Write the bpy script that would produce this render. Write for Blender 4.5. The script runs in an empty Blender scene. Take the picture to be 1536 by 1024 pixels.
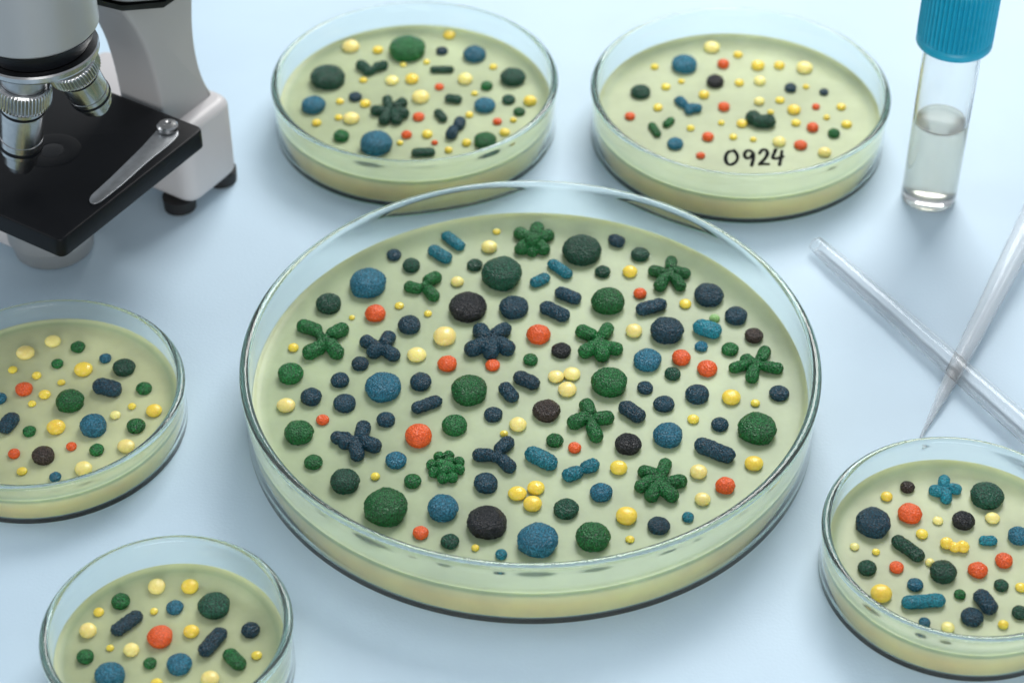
import bpy, bmesh, math, random
from mathutils import Vector, Matrix, noise
random.seed(7)
scn = bpy.context.scene
scn.unit_settings.system = 'METRIC'
scn.unit_settings.scale_length = 0.01      # one unit is one centimetre
scn.view_settings.view_transform = 'Standard'
scn.view_settings.look = 'None'
scn.view_settings.exposure = 0
COL = scn.collection

# ------------------------------------------------------------ camera
F = 3100.0; TH = math.radians(41.3); HC = 38.0; CY = -43.3
cd = bpy.data.cameras.new("camera"); cam = bpy.data.objects.new("camera", cd); COL.objects.link(cam)
cam.location = (0, CY, HC); cam.rotation_euler = (math.pi/2 - TH, 0, 0)
cd.sensor_width = 36; cd.lens = F/1536*36; cd.clip_start = 1; cd.clip_end = 2000
cd.dof.use_dof = True; cd.dof.focus_distance = 52.6; cd.dof.aperture_fstop = 0.15
scn.camera = cam
FW = Vector((0, math.cos(TH), -math.sin(TH))); UP = Vector((0, math.sin(TH), math.cos(TH)))
def P(u, v, z):
    """survey point: measured picture position -> place on the level z"""
    d = FW + Vector(((u-768)/F, 0, 0)) + UP*((512-v)/F)
    t = (z-HC)/d.z
    return Vector((0, CY, HC)) + d*t
def depth(p): return (p-Vector((0, CY, HC))).dot(FW)
def cmpx(p): return depth(p)/F     # cm per pixel

# ------------------------------------------------------------ materials
def newmat(name):
    m = bpy.data.materials.new(name); m.use_nodes = True
    return m, m.node_tree.nodes, m.node_tree.links, m.node_tree.nodes["Principled BSDF"]
def simple(name, col, rough=.5, metal=0, spec=.5, var=.0, vscale=4, bump=0, bscale=20, coat=0):
    m, n, l, b = newmat(name)
    b.inputs["Base Color"].default_value = (*col, 1); b.inputs["Roughness"].default_value = rough
    b.inputs["Metallic"].default_value = metal; b.inputs["Specular IOR Level"].default_value = spec
    b.inputs["Coat Weight"].default_value = coat
    g = n.new("ShaderNodeNewGeometry")
    if var > 0:
        t = n.new("ShaderNodeTexNoise"); t.inputs["Scale"].default_value = vscale; t.inputs["Detail"].default_value = 4
        l.new(g.outputs["Position"], t.inputs["Vector"])
        r = n.new("ShaderNodeValToRGB")
        r.color_ramp.elements[0].position = .3; r.color_ramp.elements[1].position = .7
        r.color_ramp.elements[0].color = (*[c*(1-var) for c in col], 1)
        r.color_ramp.elements[1].color = (*[min(1, c*(1+var)) for c in col], 1)
        l.new(t.outputs["Fac"], r.inputs["Fac"]); l.new(r.outputs["Color"], b.inputs["Base Color"])
    if bump > 0:
        t2 = n.new("ShaderNodeTexNoise"); t2.inputs["Scale"].default_value = bscale; t2.inputs["Detail"].default_value = 4
        l.new(g.outputs["Position"], t2.inputs["Vector"])
        bp = n.new("ShaderNodeBump"); bp.inputs["Strength"].default_value = bump; bp.inputs["Distance"].default_value = .05
        l.new(t2.outputs["Fac"], bp.inputs["Height"]); l.new(bp.outputs["Normal"], b.inputs["Normal"])
    return m
def glassmat(name, col, rough=0.0, ior=1.47, trans=1.0, absorb=None, dens=0):
    m, n, l, b = newmat(name)
    b.inputs["Base Color"].default_value = (*col, 1); b.inputs["Roughness"].default_value = rough
    b.inputs["IOR"].default_value = ior; b.inputs["Transmission Weight"].default_value = trans
    if absorb:
        va = n.new("ShaderNodeVolumeAbsorption"); va.inputs["Color"].default_value = (*absorb, 1); va.inputs["Density"].default_value = dens
        l.new(va.outputs["Volume"], n["Material Output"].inputs["Volume"])
    return m
def colonymat(name, col, rough, bump, speck, sss=0):
    m, n, l, b = newmat(name)
    g = n.new("ShaderNodeNewGeometry")
    t = n.new("ShaderNodeTexNoise"); t.inputs["Scale"].default_value = 24; t.inputs["Detail"].default_value = 6; t.inputs["Roughness"].default_value = .65
    l.new(g.outputs["Position"], t.inputs["Vector"])
    r = n.new("ShaderNodeValToRGB"); e = r.color_ramp.elements
    e[0].position = .40; e[1].position = .66
    e[0].color = (*[c*(1-.65*speck) for c in col], 1)
    e[1].color = (*[min(1, c*(1+1.4*speck)+.006*speck) for c in col], 1)
    l.new(t.outputs["Fac"], r.inputs["Fac"])
    oi = n.new("ShaderNodeObjectInfo"); hs = n.new("ShaderNodeHueSaturation")
    mr = n.new("ShaderNodeMapRange"); mr.inputs["To Min"].default_value = .82; mr.inputs["To Max"].default_value = 1.25
    if col[0] > .6: mr.inputs["To Min"].default_value = .95; mr.inputs["To Max"].default_value = 1.05
    l.new(oi.outputs["Random"], mr.inputs["Value"]); l.new(mr.outputs["Result"], hs.inputs["Value"])
    l.new(r.outputs["Color"], hs.inputs["Color"]); l.new(hs.outputs["Color"], b.inputs["Base Color"])
    v = n.new("ShaderNodeTexVoronoi"); v.inputs["Scale"].default_value = 17
    l.new(g.outputs["Position"], v.inputs["Vector"])
    ad = n.new("ShaderNodeMath"); ad.operation = 'ADD'
    l.new(v.outputs["Distance"], ad.inputs[0]); l.new(t.outputs["Fac"], ad.inputs[1])
    bp = n.new("ShaderNodeBump"); bp.inputs["Strength"].default_value = bump; bp.inputs["Distance"].default_value = .045
    l.new(ad.outputs[0], bp.inputs["Height"]); l.new(bp.outputs["Normal"], b.inputs["Normal"])
    b.inputs["Roughness"].default_value = rough; b.inputs["Specular IOR Level"].default_value = .42
    if sss:
        b.inputs["Subsurface Weight"].default_value = sss; b.inputs["Subsurface Radius"].default_value = (.18, .14, .06)
        b.inputs["Subsurface Scale"].default_value = 1
    return m
CM = {
 'G': (colonymat("green_colony_surface", (.005, .105, .022), .24, .8, .95), "green"),
 'D': (colonymat("dark_green_colony_surface", (.002, .050, .026), .23, .8, .95), "dark green"),
 'N': (colonymat("navy_colony_surface", (.002, .032, .053), .23, .8, .95), "navy blue"),
 'B': (colonymat("blue_colony_surface", (.012, .120, .185), .24, .8, .75), "steel blue"),
 'T': (colonymat("teal_colony_surface", (.004, .150, .20), .24, .7, .75), "teal blue"),
 'Y': (colonymat("yellow_colony_surface", (.93, .66, .10), .22, .15, .08, .8), "yellow"),
 'C': (colonymat("cream_colony_surface", (.95, .77, .29), .22, .15, .06, .8), "pale cream yellow"),
 'R': (colonymat("orange_colony_surface", (.76, .105, .018), .25, .5, .3, .3), "orange red"),
 'K': (colonymat("black_colony_surface", (.008, .010, .013), .24, .95, 1), "black"),
 'W': (colonymat("brown_colony_surface", (.032, .021, .016), .25, .85, 1), "dark brown"),
 'L': (colonymat("light_green_colony_surface", (.22, .42, .14), .3, .3, .3), "light green"),
}
M_glass = glassmat("clear_dish_glass", (.96, 1, .985), trans=.97, ior=1.36, absorb=(.30, .88, .70), dens=.22)
M_vial = glassmat("vial_glass", (.99, .995, .99), trans=.98, ior=1.4)
M_plastic = glassmat("clear_plastic", (.99, .995, 1.0), .03, 1.2, .965)
M_frost = glassmat("frosted_plastic", (.99, .995, 1.0), .12, 1.2, .91)
M_silver = simple("brushed_silver", (.46, .465, .475), .24, 1, var=.08, vscale=6)
M_steel = simple("satin_steel", (.38, .40, .42), .36, .9, var=.1, vscale=5)
M_black = simple("black_stage_enamel", (.005, .006, .008), .38, 0, .16, bump=.12, bscale=30)
M_port = simple("dark_port_glass", (.012, .013, .015), .2, 0, .3)
M_rubber = simple("black_rubber", (.010, .010, .011), .6)
M_white = simple("white_microscope_enamel", (.54, .53, .54), .4, 0, .5, bump=.08, bscale=25)
M_arm = simple("pale_grey_arm_enamel", (.39, .39, .395), .38, 0, .5, bump=.08, bscale=25)
M_grey = simple("grey_microscope_enamel", (.34, .35, .355), .33, .4, .5, bump=.05, bscale=25)
M_cap = simple("blue_cap_plastic", (.008, .33, .50), .36, 0, .45, var=.06)
M_ink = simple("black_marker_ink", (.009, .011, .011), .8, 0, .04)
# agar gel: translucent, warm in the depth and towards the rim, sage green in the middle
def agarmat():
    m, n, l, b = newmat("agar_gel_surface")
    tc = n.new("ShaderNodeTexCoord"); sp = n.new("ShaderNodeSeparateXYZ"); l.new(tc.outputs["Generated"], sp.inputs[0])
    r = n.new("ShaderNodeValToRGB"); e = r.color_ramp.elements
    l.new(sp.outputs["Z"], r.inputs["Fac"])
    e[0].position = .50; e[0].color = (1.0, .80, .36, 1); e[1].position = .905; e[1].color = (.375, .455, .275, 1)  # bright yellow low down puts the gel's glow into its colour
    x = e.new(.78); x.color = (.86, .78, .45, 1)
    x = e.new(.96); x.color = (.50, .56, .34, 1)
    t = n.new("ShaderNodeTexNoise"); t.inputs["Scale"].default_value = .35; t.inputs["Detail"].default_value = 7; t.inputs["Roughness"].default_value = .6
    l.new(tc.outputs["Object"], t.inputs["Vector"])
    hs = n.new("ShaderNodeHueSaturation"); m2 = n.new("ShaderNodeMapRange")
    m2.inputs["From Min"].default_value = .3; m2.inputs["From Max"].default_value = .7
    m2.inputs["To Min"].default_value = .82; m2.inputs["To Max"].default_value = 1.18
    l.new(t.outputs["Fac"], m2.inputs["Value"]); l.new(m2.outputs["Result"], hs.inputs["Value"])
    l.new(r.outputs["Color"], hs.inputs["Color"]); l.new(hs.outputs["Color"], b.inputs["Base Color"])
    t2 = n.new("ShaderNodeTexNoise"); t2.inputs["Scale"].default_value = 4; t2.inputs["Detail"].default_value = 5
    l.new(tc.outputs["Object"], t2.inputs["Vector"])
    bp = n.new("ShaderNodeBump"); bp.inputs["Strength"].default_value = .15; bp.inputs["Distance"].default_value = .03
    l.new(t2.outputs["Fac"], bp.inputs["Height"]); l.new(bp.outputs["Normal"], b.inputs["Normal"])
    b.inputs["Roughness"].default_value = .36; b.inputs["Specular IOR Level"].default_value = .22
    b.inputs["Subsurface Weight"].default_value = .6; b.inputs["Subsurface Radius"].default_value = (.35, .32, .16)
    b.inputs["Subsurface Scale"].default_value = 1
    return m
M_agar = agarmat()
M_liquid, n_, l_, b_ = newmat("cloudy_liquid")
b_.inputs["Base Color"].default_value = (.985, .99, .87, 1); b_.inputs["Roughness"].default_value = .03
b_.inputs["Transmission Weight"].default_value = .78; b_.inputs["IOR"].default_value = 1.25
b_.inputs["Subsurface Weight"].default_value = .8; b_.inputs["Subsurface Radius"].default_value = (.8, .8, .7); b_.inputs["Subsurface Scale"].default_value = 1

# ------------------------------------------------------------ mesh helpers
def mkobj(name, me, mat=None, parent=None, loc=None):
    o = bpy.data.objects.new(name, me); COL.objects.link(o)
    if mat and not me.materials: me.materials.append(mat)
    if loc is not None: o.location = loc
    if parent is not None: o.parent = parent
    return o
def empty(name, loc, label, cat, group=None):
    e = bpy.data.objects.new(name, None); COL.objects.link(e); e.location = loc
    e.empty_display_size = .3
    e["label"] = label; e["category"] = cat
    if group: e["group"] = group
    return e
def lathe(name, prof, segs=128, ribs=None, sharp=28, M=None):
    bm = bmesh.new(); rings = []
    for (r, z) in prof:
        if r < 1e-6: rings.append([bm.verts.new((0, 0, z))]); continue
        ring = []
        for i in range(segs):
            a = 2*math.pi*i/segs; rr = r
            if ribs and ribs[2] <= z <= ribs[3]: rr = r + ribs[1]*math.sin(a*ribs[0])
            ring.append(bm.verts.new((rr*math.cos(a), rr*math.sin(a), z)))
        rings.append(ring)
    for a, b in zip(rings[:-1], rings[1:]):
        for i in range(segs):
            j = (i+1) % segs
            if len(a) == 1 and len(b) == 1: continue
            if len(a) == 1: bm.faces.new((a[0], b[i], b[j]))
            elif len(b) == 1: bm.faces.new((a[i], b[0], a[j]))
            else: bm.faces.new((a[i], b[i], b[j], a[j]))
    bmesh.ops.recalc_face_normals(bm, faces=bm.faces)
    if M is not None: bm.transform(M)
    me = bpy.data.meshes.new(name); bm.to_mesh(me); bm.free()
    for p in me.polygons: p.use_smooth = True
    me.set_sharp_from_angle(angle=math.radians(sharp))
    return me
def axisM(a, b):
    d = (b-a); q = d.to_track_quat('Z', 'Y')
    return Matrix.Translation(a) @ q.to_matrix().to_4x4()
def prism(name, pts, z0, z1, bev=0, M=None, segs=3):
    bm = bmesh.new()
    lo = [bm.verts.new((p[0], p[1], z0)) for p in pts]; hi = [bm.verts.new((p[0], p[1], z1)) for p in pts]
    n = len(pts)
    bm.faces.new(lo); bm.faces.new(hi)
    for i in range(n): bm.faces.new((lo[i], lo[(i+1) % n], hi[(i+1) % n], hi[i]))
    bmesh.ops.recalc_face_normals(bm, faces=bm.faces)
    if bev:
        ed = [e for e in bm.edges if len(e.link_faces) == 2 and e.calc_face_angle(0) > math.radians(50)]
        bmesh.ops.bevel(bm, geom=ed, offset=bev, segments=segs, profile=.5, affect='EDGES')
    if M is not None: bm.transform(M)
    me = bpy.data.meshes.new(name); bm.to_mesh(me); bm.free()
    for p in me.polygons: p.use_smooth = True
    me.set_sharp_from_angle(angle=math.radians(38))
    return me
def roundpoly(pts, r, k=6):
    out = []; n = len(pts)
    for i in range(n):
        p = Vector(pts[i]); a = Vector(pts[i-1]); b = Vector(pts[(i+1) % n])
        da = (a-p).normalized(); db = (b-p).normalized()
        s = p+da*min(r, (a-p).length*.45); e = p+db*min(r, (b-p).length*.45)
        for t in range(k+1):
            q = t/k; out.append((s*(1-q)**2 + p*2*q*(1-q) + e*q*q)[:])
    return out

# ------------------------------------------------------------ table
bm = bmesh.new(); bmesh.ops.create_grid(bm, x_segments=1, y_segments=1, size=400)
me = bpy.data.meshes.new("table_surface"); bm.to_mesh(me); bm.free()
M_table = simple("pale_blue_table_laminate", (.52, .67, .79), .5, 0, .35, var=.035, vscale=.2, bump=.12, bscale=12)
tb = mkobj("table_surface", me, M_table); tb["kind"] = "structure"
tb["label"] = "smooth pale blue laboratory table top"; tb["category"] = "table"

# ------------------------------------------------------------ petri dishes
AG = {}
def dish(key, xl, xr, yt, yb, H, ag, t, label):
    cx = (xl+xr)/2
    Fp = P(cx, yb, H); Bp = P(cx, yt, H); cy = (Fp.y+Bp.y)/2
    d = depth(Vector((0, cy, H))); R2 = (xr-xl)/2*d/F; R1 = (Bp.y-Fp.y)/2
    R = (R1+R2*2)/3
    c = Vector(((cx-768)*d/F, cy, 0))
    e = empty("petri_dish", c, label, "petri dish", "glass petri dishes on the table")
    ft = .065; w = t
    # flat bottom, rounded heel, wall, rounded lip, inner wall, inner floor
    prof = [(0, .004), (R-.05, .004), (R-.025, .012), (R-.006, .035), (R, .07), (R-.005, H-.34), (R+.02, H-.26), (R+.035, H-.18)]
    for k in range(0, 13):
        a = math.pi*k/12
        prof.append((R-w/2+.02 + (w/2+.03)*math.cos(a), H-.11+.11*math.sin(a)))
    prof += [(R-w-.01, H-.18), (R-w, H-.28), (R-w, ft+.08), (R-w-.02, ft+.025), (R-w-.07, ft), (0, ft)]
    mkobj("glass_dish_body", lathe("glass_dish_body", prof, 192, sharp=60), M_glass, e)
    Ra = R-w-.008
    pr = [(0, ft+.008), (Ra-.08, ft+.008), (Ra-.03, ft+.035), (Ra, ft+.09), (Ra, ag+.085), (Ra-.02, ag+.09), (Ra-.06, ag+.06), (Ra-.13, ag+.03), (Ra-.24, ag+.01), (Ra-.42, ag), (Ra*.6, ag), (0, ag)]
    mkobj("agar_gel", lathe("agar_gel", pr, 160, sharp=60), M_agar, e)
    AG[key] = ag
    return e
dish("big", 363, 1228, 270, 850, 2.05, .93, .20, "large clear glass petri dish filled with greenish agar and colonies")
dish("fl", 409, 835, 2, 243, 1.72, .84, .17, "medium clear glass petri dish with green and blue colonies")
fr = dish("fr", 888, 1333, 11, 263, 1.80, .82, .17, "medium clear glass petri dish with number written in black marker")
dish("l", -144, 273, 448, 732, 1.32, .68, .17, "small glass petri dish with mixed colonies beside the large dish")
dish("bl", 62, 437, 803, 1084, 1.65, .74, .17, "small glass petri dish with orange and navy colonies")
dish("r", 1236, 1656, 655, 958, 1.52, .78, .17, "small glass petri dish with crowded multicoloured colonies")
DN = {"big": "the large petri dish", "fl": "a petri dish near the microscope", "fr": "the numbered petri dish",
      "l": "a small petri dish", "bl": "a small petri dish with few colonies", "r": "a small crowded petri dish"}

# ------------------------------------------------------------ colonies
def blob(seed, rough):
    bm = bmesh.new(); bmesh.ops.create_icosphere(bm, subdivisions=5 if rough else 4, radius=1)
    off = Vector((seed*7.3, seed*3.1, seed*1.7))
    for v in bm.verts:
        d = v.co.normalized()
        r = 1 + (.06 if rough else .035)*noise.noise(d*1.4+off)
        if rough: r += .026*noise.noise(d*5+off) + .03*noise.noise(d*11+off) + .026*noise.noise(d*21+off)
        c = d*r
        c.z = c.z*.60+.31
        if c.z < .16:            # skirt that spreads softly onto the gel
            k = (.16-max(c.z, -.02))/.18
            if c.xy.length > .5: c.x *= 1+.12*k*k; c.y *= 1+.12*k*k
        if c.z < -.02: c.z = -.02
        v.co = c
    me = bpy.data.meshes.new("round_colony"); bm.to_mesh(me); bm.free()
    for p in me.polygons: p.use_smooth = True
    return me
ROUGH = [blob(i, True) for i in range(9)]; SMOOTH = [blob(20+i, False) for i in range(4)]
cache = {}
def sizeword(r): return "tiny" if r < 8 else "small" if r < 13 else "medium-sized" if r < 20 else "large"
def roundc(key, x, y, r, col):
    ag = AG[key]; p0 = P(x, y, ag); rc = r*cmpx(p0)
    p = P(x, y, ag+.32*rc); p.z = ag
    smooth = col in 'YCL' or (col == 'R' and r < 12)
    i = random.randrange(4 if smooth else 9); k = (smooth, i, col)
    if k not in cache:
        m = (SMOOTH if smooth else ROUGH)[i].copy(); m.materials.append(CM[col][0]); cache[k] = m
    o = mkobj("round_colony", cache[k], loc=p)
    o.scale = (rc*1.0, rc*random.uniform(.95, 1.06), rc*(random.uniform(.9, 1.15)))
    o.rotation_euler = (0, 0, random.uniform(-.3, .3))
    o["label"] = "%s %s round colony with %s surface on agar" % (sizeword(r), CM[col][1], "smooth" if smooth else "wrinkled")
    o["category"] = "colony"; o["group"] = "microbial colonies on " + DN[key]
PEND = []
def chain(name, key, segs, col, label, zf=.8, grow=1.04, lump=.07, smooth=2):
    ag = AG[key]; bm = bmesh.new()
    cxy = P(segs[0][0], segs[0][1], ag); s = cmpx(cxy); base = Vector((cxy.x, cxy.y, ag))
    rmin = 1e9
    for sg in segs:
        (ax, ay, bx, by, ra, rb) = sg[:6]; lift = sg[6] if len(sg) > 6 else 0; lift2 = sg[7] if len(sg) > 7 else lift
        ra *= s*grow; rb *= s*grow; rmin = min(rmin, ra, rb)
        A = P(ax, ay, ag+.4*ra+lift*ra); B = P(bx, by, ag+.4*rb+lift2*rb); L = (B-A).length
        n = max(1, int(L/(.2*min(ra, rb)))) if L > 1e-4 else 0
        for i in range(n+1):
            t = i/n if n else 0
            c = A.lerp(B, t); r = ra*(1-t)+rb*t; lf = lift*(1-t)+lift2*t
            mat = Matrix.Translation((c.x-base.x, c.y-base.y, r*.5+lf*r)) @ Matrix.Diagonal((r, r, r*zf, 1))
            bmesh.ops.create_icosphere(bm, subdivisions=3, radius=1, matrix=mat)
    me = bpy.data.meshes.new("tmp"); bm.to_mesh(me); bm.free()
    o = bpy.data.objects.new("tmp", me); COL.objects.link(o)
    md = o.modifiers.new("r", 'REMESH'); md.mode = 'VOXEL'; md.voxel_size = max(.009, rmin*.09); md.use_smooth_shade = True
    if smooth:
        ms = o.modifiers.new("s", 'SMOOTH'); ms.iterations = smooth; ms.factor = .5
    PEND.append((o, name, key, col, label, base, rmin, lump))
def finish_chains():
    dg = bpy.context.evaluated_depsgraph_get()
    res = [bpy.data.meshes.new_from_object(q[0].evaluated_get(dg)) for q in PEND]
    for m2, (o, name, key, col, label, base, rmin, lump) in zip(res, PEND):
        bpy.data.objects.remove(o); m2.name = name
        k1 = 1.2/max(rmin, .03); k2 = 3.5/max(rmin, .03)
        ns = [v.normal.copy() for v in m2.vertices]
        for v, nn in zip(m2.vertices, ns):
            q = v.co+base
            v.co += nn*(rmin*lump*noise.noise(q*k1) + rmin*.08*noise.noise(q*k2))
            if v.co.z < -.01: v.co.z = -.01
        for p in m2.polygons: p.use_smooth = True
        m2.materials.clear(); m2.materials.append(CM[col][0])
        ob = mkobj(name, m2, loc=base)
        ob["label"] = label; ob["category"] = "colony"; ob["group"] = "microbial colonies on " + DN[key]
def rod(key, x, y, L, W, ang, col):
    h = (L-W)/2; a = math.radians(ang); dx = h*math.cos(a); dy = -h*math.sin(a)
    chain("rod_colony", key, [(x-dx, y-dy, x+dx, y+dy, W/2, W/2)], col,
          "%s rod-shaped %s colony lying on agar" % ("short" if L < 36 else "long", CM[col][1]))
def clump(key, x, y, ends, rc, re, col, grow=1.10, pairs=None):
    # plump capsules with bulging round ends and a waist where they meet in the middle
    segs = [(x, y, x, y, rc*.75, rc*.75)]
    for i, (ex, ey) in enumerate(ends):
        f = random.uniform(.95, 1.12)
        dx, dy = ex-x, ey-y; w = random.uniform(-.16, .16)
        sx, sy = x+dx*.45-dy*w, y+dy*.45+dx*w
        lf = (0, .45, .1, .55, .25, .35)[i % 6]
        segs.append((x+dx*.12, y+dy*.12, sx, sy, re*.70, re*.78, lf, lf))
        segs.append((sx+dx*.06, sy+dy*.06, ex, ey, re*f, re*f*1.06, lf*.6, lf*.15))
    chain("branched_colony", key, segs, col, "%s branching colony of plump fused rods on agar" % CM[col][1], .95, grow, .10, 0)

BIG = """745 347 6 Y;591 382 11 N;617 398 13 D;712 397 12 D;734 370 12 C;552 424 27 B;753 410 30 D;873 374 29 D;960 381 14 D
904 407 12 D;945 407 11 Y;686 422 10 C;493 455 19 D;563 470 15.5 R;599 458 7 Y;642 470 6 Y;528 476 4.5 Y;702 459 28 K;771 460 22 N
912 452 25 G;960 440 10 R;1063 441 22 N;1028 455 9 Y;1104 473 17 N;1000 495 25 N;951 496 12.5 C;1072 477 8 L;1131 503 14 W
1052 519 10 B;614 487 17 N;667 504 17 C;625 531 14.5 C;440 521 8 Y;540 545 13 N;671 545 14.5 R;739 547 11 R;796 539 11 G;808 501 18 R
842 525 15 K;971 539 21 B;1022 536 14 R;1095 523 13 G;1061 552 15 R;436 560 19 G;510 570 14 N;575 579 27 B;631 572 16 N;704 584 27 G
914 573 27 G;834 564 12 C;858 560 13 C;851 583 14 C;968 581 12 N;1009 560 12 D;1046 591 18 N;996 605 16 N;1097 595 14 Y;1133 604 7 Y
1169 589 15 N;467 595 16 N;517 604 17 N;429 607 14 C;484 629 10 R;448 648 22 G;579 629 14 N;740 621 14 N;682 637 19 G;820 615 21 W
777 636 13 C;628 653 20 R;756 650 6 Y;832 660 13 G;862 671 10 R;942 665 20 K;1002 652 22 B;1040 628 9 Y;1080 636 13 N;1136 641 29 G
470 692 14 G;594 689 16 B;517 721 22 D;563 714 7 Y;619 721 13 G;579 760 33 G;664 761 23 B;729 724 18 N;776 739 14 Y;804 731 13 Y;799 755 14 Y
731 782 30 K;807 809 31 B;849 762 19 D;902 738 17 B;928 701 13 Y;940 773 16 Y;889 804 26 G;988 787 17 N;1048 707 13 C;1054 748 12 C
1088 728 15 R;1131 694 14 Y;1032 775 9 T;945 808 7 Y;631 798 12 R;675 811 14 D;713 821 6 Y;752 831 9 T"""
FL = """526 69 13 C;567 75 8 Y;674 52 9 Y;663 76 9 N;712 81 17 B;492 115 26 D;769 115 19 D;698 118 11 C;618 118 10 Y
588 120 10 C;659 130 7 R;730 129 9 G;470 157 18 B;533 145 10 N;510 152 6 Y;548 155 8 Y;631 145 13 C;727 157 16 B;763 149 10 D
795 151 10 Y;779 167 9 G;527 177 12 C;475 184 7 Y;508 176 6 Y;628 175 9 R;704 172 6 Y;746 182 7 R;512 204 12 G;564 215 24 B
610 202 8 R;641 201 8 Y;728 210 17 G;757 198 8 Y;673 225 6 Y;700 214 7 Y;611 72 27 G;740 100 6 Y;545 120 6 Y
605 97 5 Y;712 140 5 Y;600 214 5 Y;652 214 5 R;640 93 5 Y;770 180 5 Y"""
FR = """1068 70 12 C;1107 82 7 Y;1027 96 19 B;1085 96 9 R;1137 98 10 Y;1169 98 8 Y;1207 101 12 C;982 100 6 Y;1073 122 13 K;1140 121 9 C
1109 124 7 Y;1186 132 9 N;1236 138 7 N;961 137 15 D;999 130 7 Y;1056 142 8 Y;1086 160 9 R;1139 152 8 C;1170 150 7 Y;987 161 7 Y
945 174 8 R;1017 151 6 N;1191 164 10 Y;1224 160 6 R;1262 160 7 Y;1113 185 8 Y;1219 191 9 R;1194 184 7 Y;1270 186 8 Y;1251 200 9 G
1013 215 12 B;1062 205 9 R;1051 233 7 R;1169 212 10 C;1201 217 10 R;1237 228 10 C;1100 205 6 Y
1022 122 5 Y;1156 168 5 Y;1240 176 5 Y;1036 192 6 Y;1209 130 5 Y;1082 184 5 Y;1130 209 5 Y"""
LL = """38 528 14 C;79 511 12 C;117 520 11 G;158 537 9 B;186 550 17 D;125 553 14 Y;86 545 9 G;19 554 7 Y;55 563 7 Y;92 573 6 Y
36 583 13 R;67 591 9 Y;216 582 12 G;105 601 21 G;48 605 6 Y;0 597 10 B;198 609 6 Y;231 615 12 Y;44 646 10 G;84 640 14 Y
140 638 20 B;173 622 8 C;204 638 14 G;107 669 8 R;65 683 17 W;21 680 9 R;145 674 11 G;189 668 13 C;33 706 8 Y;125 702 13 C;83 715 9 B"""
BL = """235 879 13 C;285 879 13 Y;181 901 14 G;148 917 8 Y;231 916 6 Y;262 910 13 B;321 907 24 D;132 945 13 C;287 946 12 Y
240 954 19 R;376 944 14 N;197 974 12 C;165 971 6 Y;128 984 13 G;225 994 10 G;269 995 19 B;385 982 8 Y;165 1012 23 B;315 1017 14 C;235 1024 9 Y"""
RR = """1361 730 11 W;1330 744 9 Y;1481 742 25 D;1310 783 26 N;1365 769 18 R;1407 780 8 C;1445 780 17 K;1489 776 11 C
1383 800 9 Y;1528 803 16 B;1282 819 7 C;1314 827 6 Y;1301 851 14 D;1345 850 11 R;1395 843 7 C;1415 857 20 D;1467 854 15 R
1506 840 13 R;1373 876 12 B;1322 889 16 Y;1440 891 9 G;1502 877 11 D;1532 880 9 Y;1458 924 17 N;1387 933 9 B;1422 940 10 C
1505 936 8 Y;1530 918 12 D"""
for a in [("big", 925, 362, 26, 20, -20, 'N'), ("big", 660, 382, 40, 20, -32, 'T'), ("big", 680, 362, 40, 18, -38, 'T'),
          ("big", 840, 404, 42, 18, -35, 'T'), ("big", 810, 421, 32, 18, 25, 'T'), ("big", 852, 444, 42, 21, -22, 'N'),
          ("big", 832, 468, 48, 23, -25, 'N'), ("big", 977, 461, 48, 22, 15, 'N'), ("big", 640, 607, 48, 20, 20, 'N'),
          ("big", 763, 589, 36, 22, -50, 'N'), ("big", 790, 571, 42, 23, -25, 'N'), ("big", 948, 618, 44, 25, -35, 'N'),
          ("big", 812, 688, 52, 27, -27, 'T'), ("big", 1072, 676, 64, 27, -22, 'N'), ("big", 1061, 494, 44, 27, -18, 'T'),
          ("fl", 663, 105, 36, 12, 0, 'D'), ("fl", 680, 149, 26, 15, -8, 'D'), ("fl", 661, 174, 24, 14, -50, 'D'),
          ("fl", 635, 229, 36, 15, 2, 'D'), ("fr", 982, 195, 26, 12, -55, 'G'), ("fr", 1003, 184, 20, 12, 40, 'G'),
          ("l", 161, 582, 44, 27, -15, 'N'), ("l", 13, 635, 38, 24, 50, 'N'),
          ("bl", 190, 935, 54, 22, 35, 'N'), ("bl", 319, 963, 54, 24, 48, 'N'), ("bl", 352, 989, 40, 23, -42, 'G'),
          ("r", 1482, 811, 28, 16, 0, 'T'), ("r", 1362, 823, 56, 22, -36, 'D'), ("r", 1385, 902, 66, 22, 4, 'T'),
          ("r", 1478, 903, 44, 26, -52, 'N')]:
    rod(*a)
chain("branched_colony", "big", [(780, 351, 790, 357, 10, 10), (806, 343, 803, 351, 10, 10, .3), (822, 354, 814, 357, 9.5, 9), (782, 374, 790, 367, 10, 9.5),
      (799, 361, 799, 361, 12, 12, .5), (815, 374, 809, 369, 10, 9.5), (798, 378, 799, 372, 8.5, 8.5)], 'G', "green branching colony of plump fused lobes on agar", .95, 1.05, .10, 0)
clump("big", 636, 431, [(615, 431), (653, 417), (650, 444)], 8, 8.2, 'G')
clump("big", 1004, 411, [(1007, 393), (981, 407), (1027, 411), (990, 429), (1020, 429)], 9, 8.4, 'G')
clump("big", 486, 510, [(456, 490), (513, 495), (465, 529), (505, 529)], 9, 9.3, 'G')
clump("big", 571, 519, [(550, 513), (583, 507), (590, 533), (561, 528)], 9, 9.6, 'N')
clump("big", 738, 512, [(721, 497), (756, 495), (709, 524), (736, 529), (761, 523)], 10, 10.6, 'N')
clump("big", 898, 512, [(874, 498), (911, 494), (924, 524), (878, 528), (903, 533)], 9, 9.0, 'G')
clump("big", 1133, 547, [(1147, 528), (1166, 553), (1102, 552), (1128, 566), (1120, 541)], 9, 8.2, 'G')
clump("big", 887, 630, [(880, 609), (910, 627), (862, 634), (894, 654)], 9, 9.4, 'G')
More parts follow.
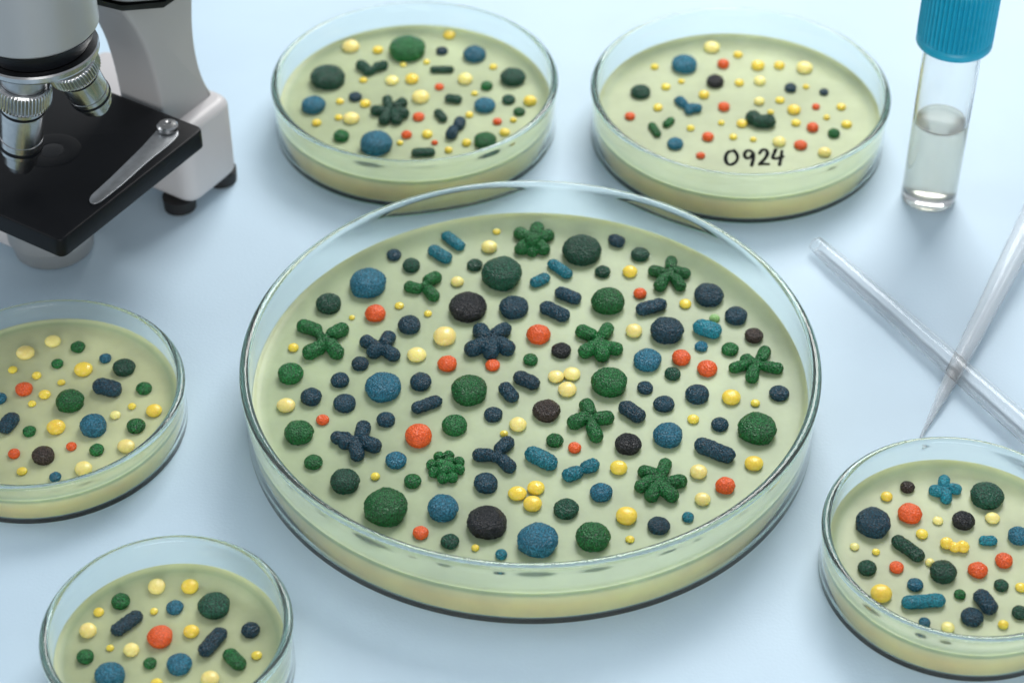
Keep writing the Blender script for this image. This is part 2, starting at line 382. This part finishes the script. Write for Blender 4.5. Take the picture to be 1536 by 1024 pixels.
clump("big", 533, 662, [(506, 657), (545, 642), (561, 669), (536, 682), (517, 665)], 9, 9.5, 'N')
clump("big", 745, 687, [(761, 665), (719, 683), (764, 700)], 10, 9.8, 'N')
clump("big", 990, 720, [(967, 708), (998, 697), (1020, 722), (1007, 743), (977, 744), (962, 730)], 11, 9.2, 'G')
chain("branched_colony", "big", [(854, 713, 864, 709, 11, 11), (881, 701, 889, 698, 10.5, 10.5)], 'T', "teal blue two-lobed colony on agar", .85, 1.05, .07, 0)
chain("clustered_colony", "big", [(669, 703, 669, 703, 13, 13)] +
      [(669+9*math.cos(k*math.pi/2+.5), 699+8*math.sin(k*math.pi/2+.5), 669+9*math.cos(k*math.pi/2+.5), 699+8*math.sin(k*math.pi/2+.5), 8, 8, .75) for k in range(4)] +
      [(669+(20+(k % 3)*1.5)*math.cos(k*math.pi/4+.2+.12*(k % 2)), 701+17*math.sin(k*math.pi/4+.2+.12*(k % 2)), 669+(20+(k % 3)*1.5)*math.cos(k*math.pi/4+.2+.12*(k % 2)), 701+17*math.sin(k*math.pi/4+.2+.12*(k % 2)), 9, 9) for k in range(8)],
      'G', "green berry-like colony of small round lobes on agar", .95, 1.0, .04, 0)
clump("fl", 558, 106, [(542, 99), (575, 99), (552, 108)], 6.5, 6.8, 'D', 1.1)
clump("fl", 585, 166, [(564, 167), (581, 151), (603, 155), (605, 171), (576, 181), (595, 180)], 8, 7.2, 'D', 1.1)
clump("fl", 684, 193, [(690, 184), (677, 202)], 5.5, 7.5, 'N', 1.05)
clump("fr", 1030, 160, [(1020, 152), (1046, 163), (1034, 166)], 7, 6.5, 'B', 1.1)
chain("branched_colony", "fr", [(1130, 178, 1139, 184, 11, 9.5), (1139, 184, 1152, 183, 9.5, 10.5)], 'D', "dark green kidney-shaped colony on agar", .9, 1.12, .06)
clump("r", 1418, 735, [(1416, 721), (1402, 736), (1434, 734), (1419, 748)], 7, 8, 'T')
chain("clustered_colony", "r", [(1420, 815, 1420, 815, 9.5, 9.5), (1432, 821, 1432, 821, 8, 8), (1444, 820, 1444, 820, 9.5, 9.5)], 'Y', "yellow colony of three joined round lobes on agar", .85, 1.05, .04, 0)
finish_chains()
for key, S in (("big", BIG), ("fl", FL), ("fr", FR), ("l", LL), ("bl", BL), ("r", RR)):
    for it in S.replace("\n", ";").split(";"):
        a = it.split(); roundc(key, float(a[0]), float(a[1]), float(a[2]), a[3])

# handwriting on the numbered dish
def strokes(lines, key, width, parent):
    cu = bpy.data.curves.new("tmp", 'CURVE'); cu.dimensions = '3D'; cu.bevel_depth = width; cu.bevel_resolution = 2; cu.use_fill_caps = True
    for ln in lines:
        s = cu.splines.new('NURBS'); s.points.add(len(ln)-1)
        for i, (x, y) in enumerate(ln):
            q = P(x, y, AG[key]+.02); s.points[i].co = (q.x-parent.location.x, q.y-parent.location.y, 0, 1)
            s.points[i].radius = (1.2, .95, 1.1, .8, 1.15, .9)[(i*5+len(ln)) % 6]
        s.use_endpoint_u = True; s.order_u = 3
    o = bpy.data.objects.new("tmp", cu); COL.objects.link(o)
    me = bpy.data.meshes.new_from_object(o.evaluated_get(bpy.context.evaluated_depsgraph_get()))
    bpy.data.objects.remove(o)
    for v in me.vertices: v.co.z = v.co.z*.2 + AG[key]+.012
    me.name = "handwritten_number"; me.materials.clear()
    for p in me.polygons: p.use_smooth = True
    mkobj("handwritten_number", me, M_ink, parent)
zero = [(1103, 227), (1095, 225), (1089, 231), (1088, 240), (1092, 247), (1100, 246), (1107, 239), (1106, 230), (1100, 224)]
nine = [(1130, 229), (1124, 223), (1116, 229), (1118, 237), (1125, 237), (1130, 230), (1130, 227), (1131, 237), (1127, 249)]
two = [(1139, 231), (1141, 225), (1149, 223), (1152, 230), (1148, 237), (1140, 245), (1139, 247), (1144, 245), (1155, 246)]
four1 = [(1164, 223), (1161, 230), (1159, 236), (1160, 238), (1167, 237), (1176, 234)]
four2 = [(1173, 225), (1172, 235), (1169, 248)]
strokes([zero, nine, two, four1, four2], "fr", .053, fr)

# ------------------------------------------------------------ vial with blue cap
vb = P(1392, 297, 0); vb.z = 0
ve = empty("sample_vial", vb, "clear glass vial of cloudy liquid with ribbed blue screw cap", "vial")
r = .82
prof = [(0, .06), (.45, .04), (.6, .004), (.70, .01), (.78, .07), (r, .18), (r, 5.3), (.76, 5.5), (.74, 6.6), (.66, 6.6), (.66, 5.5), (r-.07, 5.2), (r-.07, .6), (.66, .42), (.5, .34), (0, .30)]
mkobj("glass_tube", lathe("glass_tube", prof, 96, sharp=50), M_vial, ve)
rl = r-.062
mkobj("liquid", lathe("liquid", [(0, .295), (.50, .335), (.668, .415), (rl, .60), (rl, 2.90), (rl-.03, 2.90), (rl-.07, 2.81), (rl-.15, 2.77), (0, 2.76)], 96, sharp=50), M_liquid, ve)
cz0, cz1 = 5.55, 7.85
prof = [(.84, cz0+.02), (.86, cz0), (1.05, cz0), (1.08, cz0+.04), (1.08, cz0+.20), (1.03, cz0+.26), (1.04, cz0+.28)] + \
       [(1.045, cz0+.30+(cz1-cz0-.6)*k/12) for k in range(13)] + [(1.03, cz1-.22), (1.0, cz1-.06), (.9, cz1), (0, cz1)]
mkobj("screw_cap", lathe("screw_cap", [(0, 6.7), (.8, 6.7)] + prof, 480, ribs=(48, .040, cz0+.29, cz1-.28), sharp=40), M_cap, ve)

# ------------------------------------------------------------ pipettes
def hollow(name, A, B, ra, rb, t, label, cat, tip=None, mat=None):
    L = (B-A).length
    pr = [(max(ra-t, .008), 0), (ra, .0)]
    if tip: pr += [(tip[1], tip[0])]
    pr += [(rb, L), (rb-t, L)]
    if tip: pr += [(tip[1]-t, tip[0])]
    pr += [(max(ra-t, .008), 0)]
    me = lathe(name, pr, 64, M=axisM(A, B), sharp=50)
    me.transform(Matrix.Translation(-A))
    o = mkobj(name, me, mat, loc=A); o["label"] = label; o["category"] = cat
    return o
A = P(1224, 366, .24); B = P(1640, 732, .36); hollow("plastic_pipette", A, B, .23, .36, .03,
       "clear plastic straw-like pipette lying flat on the table", "pipette", tip=(1.0, .28), mat=M_plastic)
A = P(1381, 656, .05); B = P(1640, 150, 1.35); hollow("pipette_tip", A, B, .03, .56, .03,
       "translucent tapered pipette with needle-thin point resting on table", "pipette", tip=(2.6, .22), mat=M_frost)

# ------------------------------------------------------------ microscope
SZ = 4.0
P1 = P(306, 192, SZ); P2 = P(90, 362, SZ)
U = (P1-P2); U.z = 0; SL = U.length; U.normalize(); V = Vector((-U.y, U.x, 0))
C1 = P(290, 312, .45); C1.z = 0
Lm = Matrix(((U.x, V.x, 0, 0), (U.y, V.y, 0, 0), (0, 0, 1, 0), (0, 0, 0, 1)))
LM = Matrix.Translation((C1.x, C1.y, 0)) @ Lm     # local (u,v,z) -> world
LI = LM.inverted()
def uv(x, y, z): return LI @ P(x, y, z)
me_loc = Vector((C1.x, C1.y, 0))
mic = empty("microscope", me_loc, "grey and white microscope with black stage and silver objectives", "microscope")
def part(name, me, mat, parent=None):
    me.transform(Matrix.Translation(-me_loc)); return mkobj(name, me, mat, parent or mic)
s1 = uv(306, 192, SZ); s2 = uv(90, 362, SZ)
u0, u1, v0 = s2.x, s1.x, s1.y
stage = part("stage", prism("stage", roundpoly([(u0, v0), (u1, v0), (u1, v0+8.5), (u0, v0+8.5)], .25), SZ-.62, SZ, .06, LM), M_black)
bl_u = uv(362, 255, .45).x + .06
base = part("base", prism("base", roundpoly([(0, 0), (bl_u, 0), (bl_u, 5.0), (0, 5.0)], .55), .42, 3.15, .30, LM, 6), M_white)
part("base_foot", prism("base_foot", roundpoly([(-4.2, 3.0), (0.1, 3.0), (0.1, 4.8), (-4.2, 4.8)], .4), .3, 1.3, .1, LM), M_white)
for fu, fv in ((.25, .75), (bl_u-.35, .55), (.5, 4.4), (bl_u-.5, 4.4)):
    q = LM @ Vector((fu, fv, 0))
    part("rubber_foot", lathe("rubber_foot", [(0, .004), (.42, .004), (.48, .05), (.5, .45), (0, .45)], 40, M=Matrix.Translation(q)), M_rubber)
# arm: sweeps up in a curve from the base block to the head casing
RM = LM @ Matrix(((1, 0, 0, 0), (0, 0, 1, 0), (0, 1, 0, 0), (0, 0, 0, 1)))
prof = [(-.1, 3.0), (bl_u-.26, 3.0), (bl_u-.30, 3.25), (bl_u-.48, 3.6), (bl_u-.66, 4.2), (bl_u-.76, 5.0), (bl_u-.74, 5.8), (bl_u-.60, 6.7), (bl_u-.35, 7.6), (-1.3, 7.9), (-.75, 6.9), (-.40, 5.9), (-.22, 4.8)]
part("arm", prism("arm", roundpoly(prof, .5, 5), .56, 2.2, .14, RM, 4), M_arm)
cas = [(bl_u+.3, 7.55), (0, 7.6), (-1.6, 8.35), (-3.3, 9.6), (-5.0, 9.9), (-5.0, 12.6), (bl_u+.3, 12.6)]
part("head_casing", prism("head_casing", roundpoly(cas, .4, 5), .0, 2.95, .14, RM, 4), M_grey)
tr = [(bl_u+.25, 7.36), (-.1, 7.41), (-1.7, 8.16), (-3.3, 9.36), (-3.3, 9.52), (-1.66, 8.30), (-.04, 7.56), (bl_u+.25, 7.52)]
part("dark_underside_strip", prism("dark_underside_strip", tr, .06, 2.89, 0, RM), M_black)  # thin dark strip following the underside edge of the head casing
# head over nosepiece
hc = P(60, 85, 8.8); T = Matrix.Translation((hc.x, hc.y, 0))
head = part("optical_head", lathe("optical_head", [(0, 9.75), (1.56, 9.75), (1.62, 9.82), (1.62, 12.9), (0, 12.9)], 96, M=T), M_grey)
nose = part("nosepiece", lathe("nosepiece", [(0, 8.72), (1.1, 8.72), (1.15, 8.75), (1.42, 8.93), (1.50, 8.95), (1.53, 9.0), (1.53, 9.12), (1.50, 9.17), (0, 9.17)], 96, M=T), M_silver)
part("black_collar", lathe("black_collar", [(0, 9.19), (1.28, 9.19), (1.32, 9.3), (1.42, 9.42), (1.48, 9.60), (1.56, 9.73), (0, 9.73)], 96, M=T), M_black)
def objective(a, b, s):
    L = (b-a).length; M = axisM(a, b); k = L/3.6
    def seg(name, pr, mat, par=None, **kw): return part(name, lathe(name, [(x*s, z*k) for x, z in pr], kw.pop("segs", 96), M=M, **kw), mat, par)
    o = seg("objective_lens", [(0, 0), (.20, 0), (.21, .04), (.30, .04), (.32, .06), (.32, .24), (.34, .26), (.42, .27), (.44, .29), (.44, .62), (.46, .64), (.535, .65), (.55, .67),
             (.55, 1.05), (.53, 1.06), (.53, 1.11), (.55, 1.12), (.56, 1.9), (.555, 1.93), (.50, 1.94), (.50, 2.02), (.57, 2.03), (.57, 2.18), (0, 2.18)], M_silver, sharp=18)
    seg("knurled_ring", [(.5, 2.2), (.67, 2.2), (.695, 2.23)] + [(.70, 2.24+.12*i) for i in range(5)] + [(.695, 2.75), (.66, 2.80), (0, 2.80)], M_silver, o, segs=384, ribs=(48, .03, 2.235*k, 2.73*k), sharp=50)
    seg("dark_band", [(.4, .78), (.563, .78), (.563, .87), (.4, .87)], M_black, o)
    seg("dark_collar", [(.4, 1.95), (.575, 1.95), (.575, 2.02), (.4, 2.02)], M_black, o)
    seg("mount_thread", [(.5, 2.81), (.58, 2.81), (.58, 3.6), (0, 3.6)], M_steel, o)
objective(P(30, 252, SZ+.6), P(37, 82, 8.5), 1.03)
objective(P(148, 162, 6.4), P(88, 66, 9.05), 1.0)
lp = P(78, 226, SZ)
part("light_port", lathe("light_port", [(0, SZ+.004), (.35, SZ+.004), (.36, SZ+.015), (.44, SZ+.02), (.75, SZ+.018), (.80, SZ+.004), (.82, SZ-.05), (0, SZ-.05)], 64, M=Matrix.Translation((lp.x, lp.y, 0))), M_black, stage)
part("port_lens", lathe("port_lens", [(.33, SZ+.006), (.25, SZ+.02), (.12, SZ+.03), (0, SZ+.032)], 48, M=Matrix.Translation((lp.x, lp.y, 0))), M_port, stage)
cl = [P(x, y, SZ+.1) for x, y in [(254, 180), (265, 188), (268, 200), (256, 213), (222, 240), (184, 274), (150, 301), (139, 304), (133, 300), (135, 292), (166, 264), (212, 219), (240, 188)]]
part("stage_clip", prism("stage_clip", roundpoly([(p.x, p.y) for p in cl], .12, 3), SZ+.01, SZ+.06, .012), M_steel, stage)
kp = P(251, 188, SZ+.2)
part("clip_screw", lathe("clip_screw", [(0, SZ+.065), (.24, SZ+.065), (.30, SZ+.1), (.30, SZ+.2), (.25, SZ+.25), (.12, SZ+.27), (.1, SZ+.23), (0, SZ+.23)], 48, M=Matrix.Translation((kp.x, kp.y, 0))), M_silver, stage)
ip = P(82, 370, 0)
part("illuminator", lathe("illuminator", [(0, .004), (1.05, .004), (1.15, .08), (1.2, .5), (1.28, .6), (1.28, 1.5), (1.15, 1.6), (1.1, SZ-.65), (0, SZ-.65)], 64, M=Matrix.Translation((ip.x, ip.y, 0))), M_grey)

# ------------------------------------------------------------ light
w = bpy.data.worlds.new("World"); scn.world = w; w.use_nodes = True
nt = w.node_tree; bg = nt.nodes["Background"]
tc = nt.nodes.new("ShaderNodeTexCoord"); sp = nt.nodes.new("ShaderNodeSeparateXYZ"); nt.links.new(tc.outputs["Generated"], sp.inputs[0])
rp = nt.nodes.new("ShaderNodeValToRGB"); rp.color_ramp.elements[0].position = 0; rp.color_ramp.elements[0].color = (.80, .82, .83, 1)
rp.color_ramp.elements[1].position = .8; rp.color_ramp.elements[1].color = (.66, .73, .80, 1)
nt.links.new(sp.outputs["Z"], rp.inputs["Fac"]); nt.links.new(rp.outputs["Color"], bg.inputs["Color"]); bg.inputs["Strength"].default_value = .52
def area(name, loc, target, sx, sy, power, col):
    ld = bpy.data.lights.new(name, 'AREA'); ld.shape = 'RECTANGLE'; ld.size = sx; ld.size_y = sy; ld.energy = power; ld.color = col
    o = bpy.data.objects.new(name, ld); COL.objects.link(o); o.location = loc
    o.rotation_euler = (Vector(target)-Vector(loc)).to_track_quat('-Z', 'Y').to_euler()
area("softbox_lamp", (20, 64, 66), (0, 8, 0), 50, 38, 84000, (1, .985, .96))
area("side_softbox_lamp", (-85, 10, 60), (0, 0, 0), 26, 48, 14000, (.95, .98, 1))
area("front_fill_lamp", (10, -125, 42), (0, 0, 0), 90, 45, 76000, (1, .98, .95))
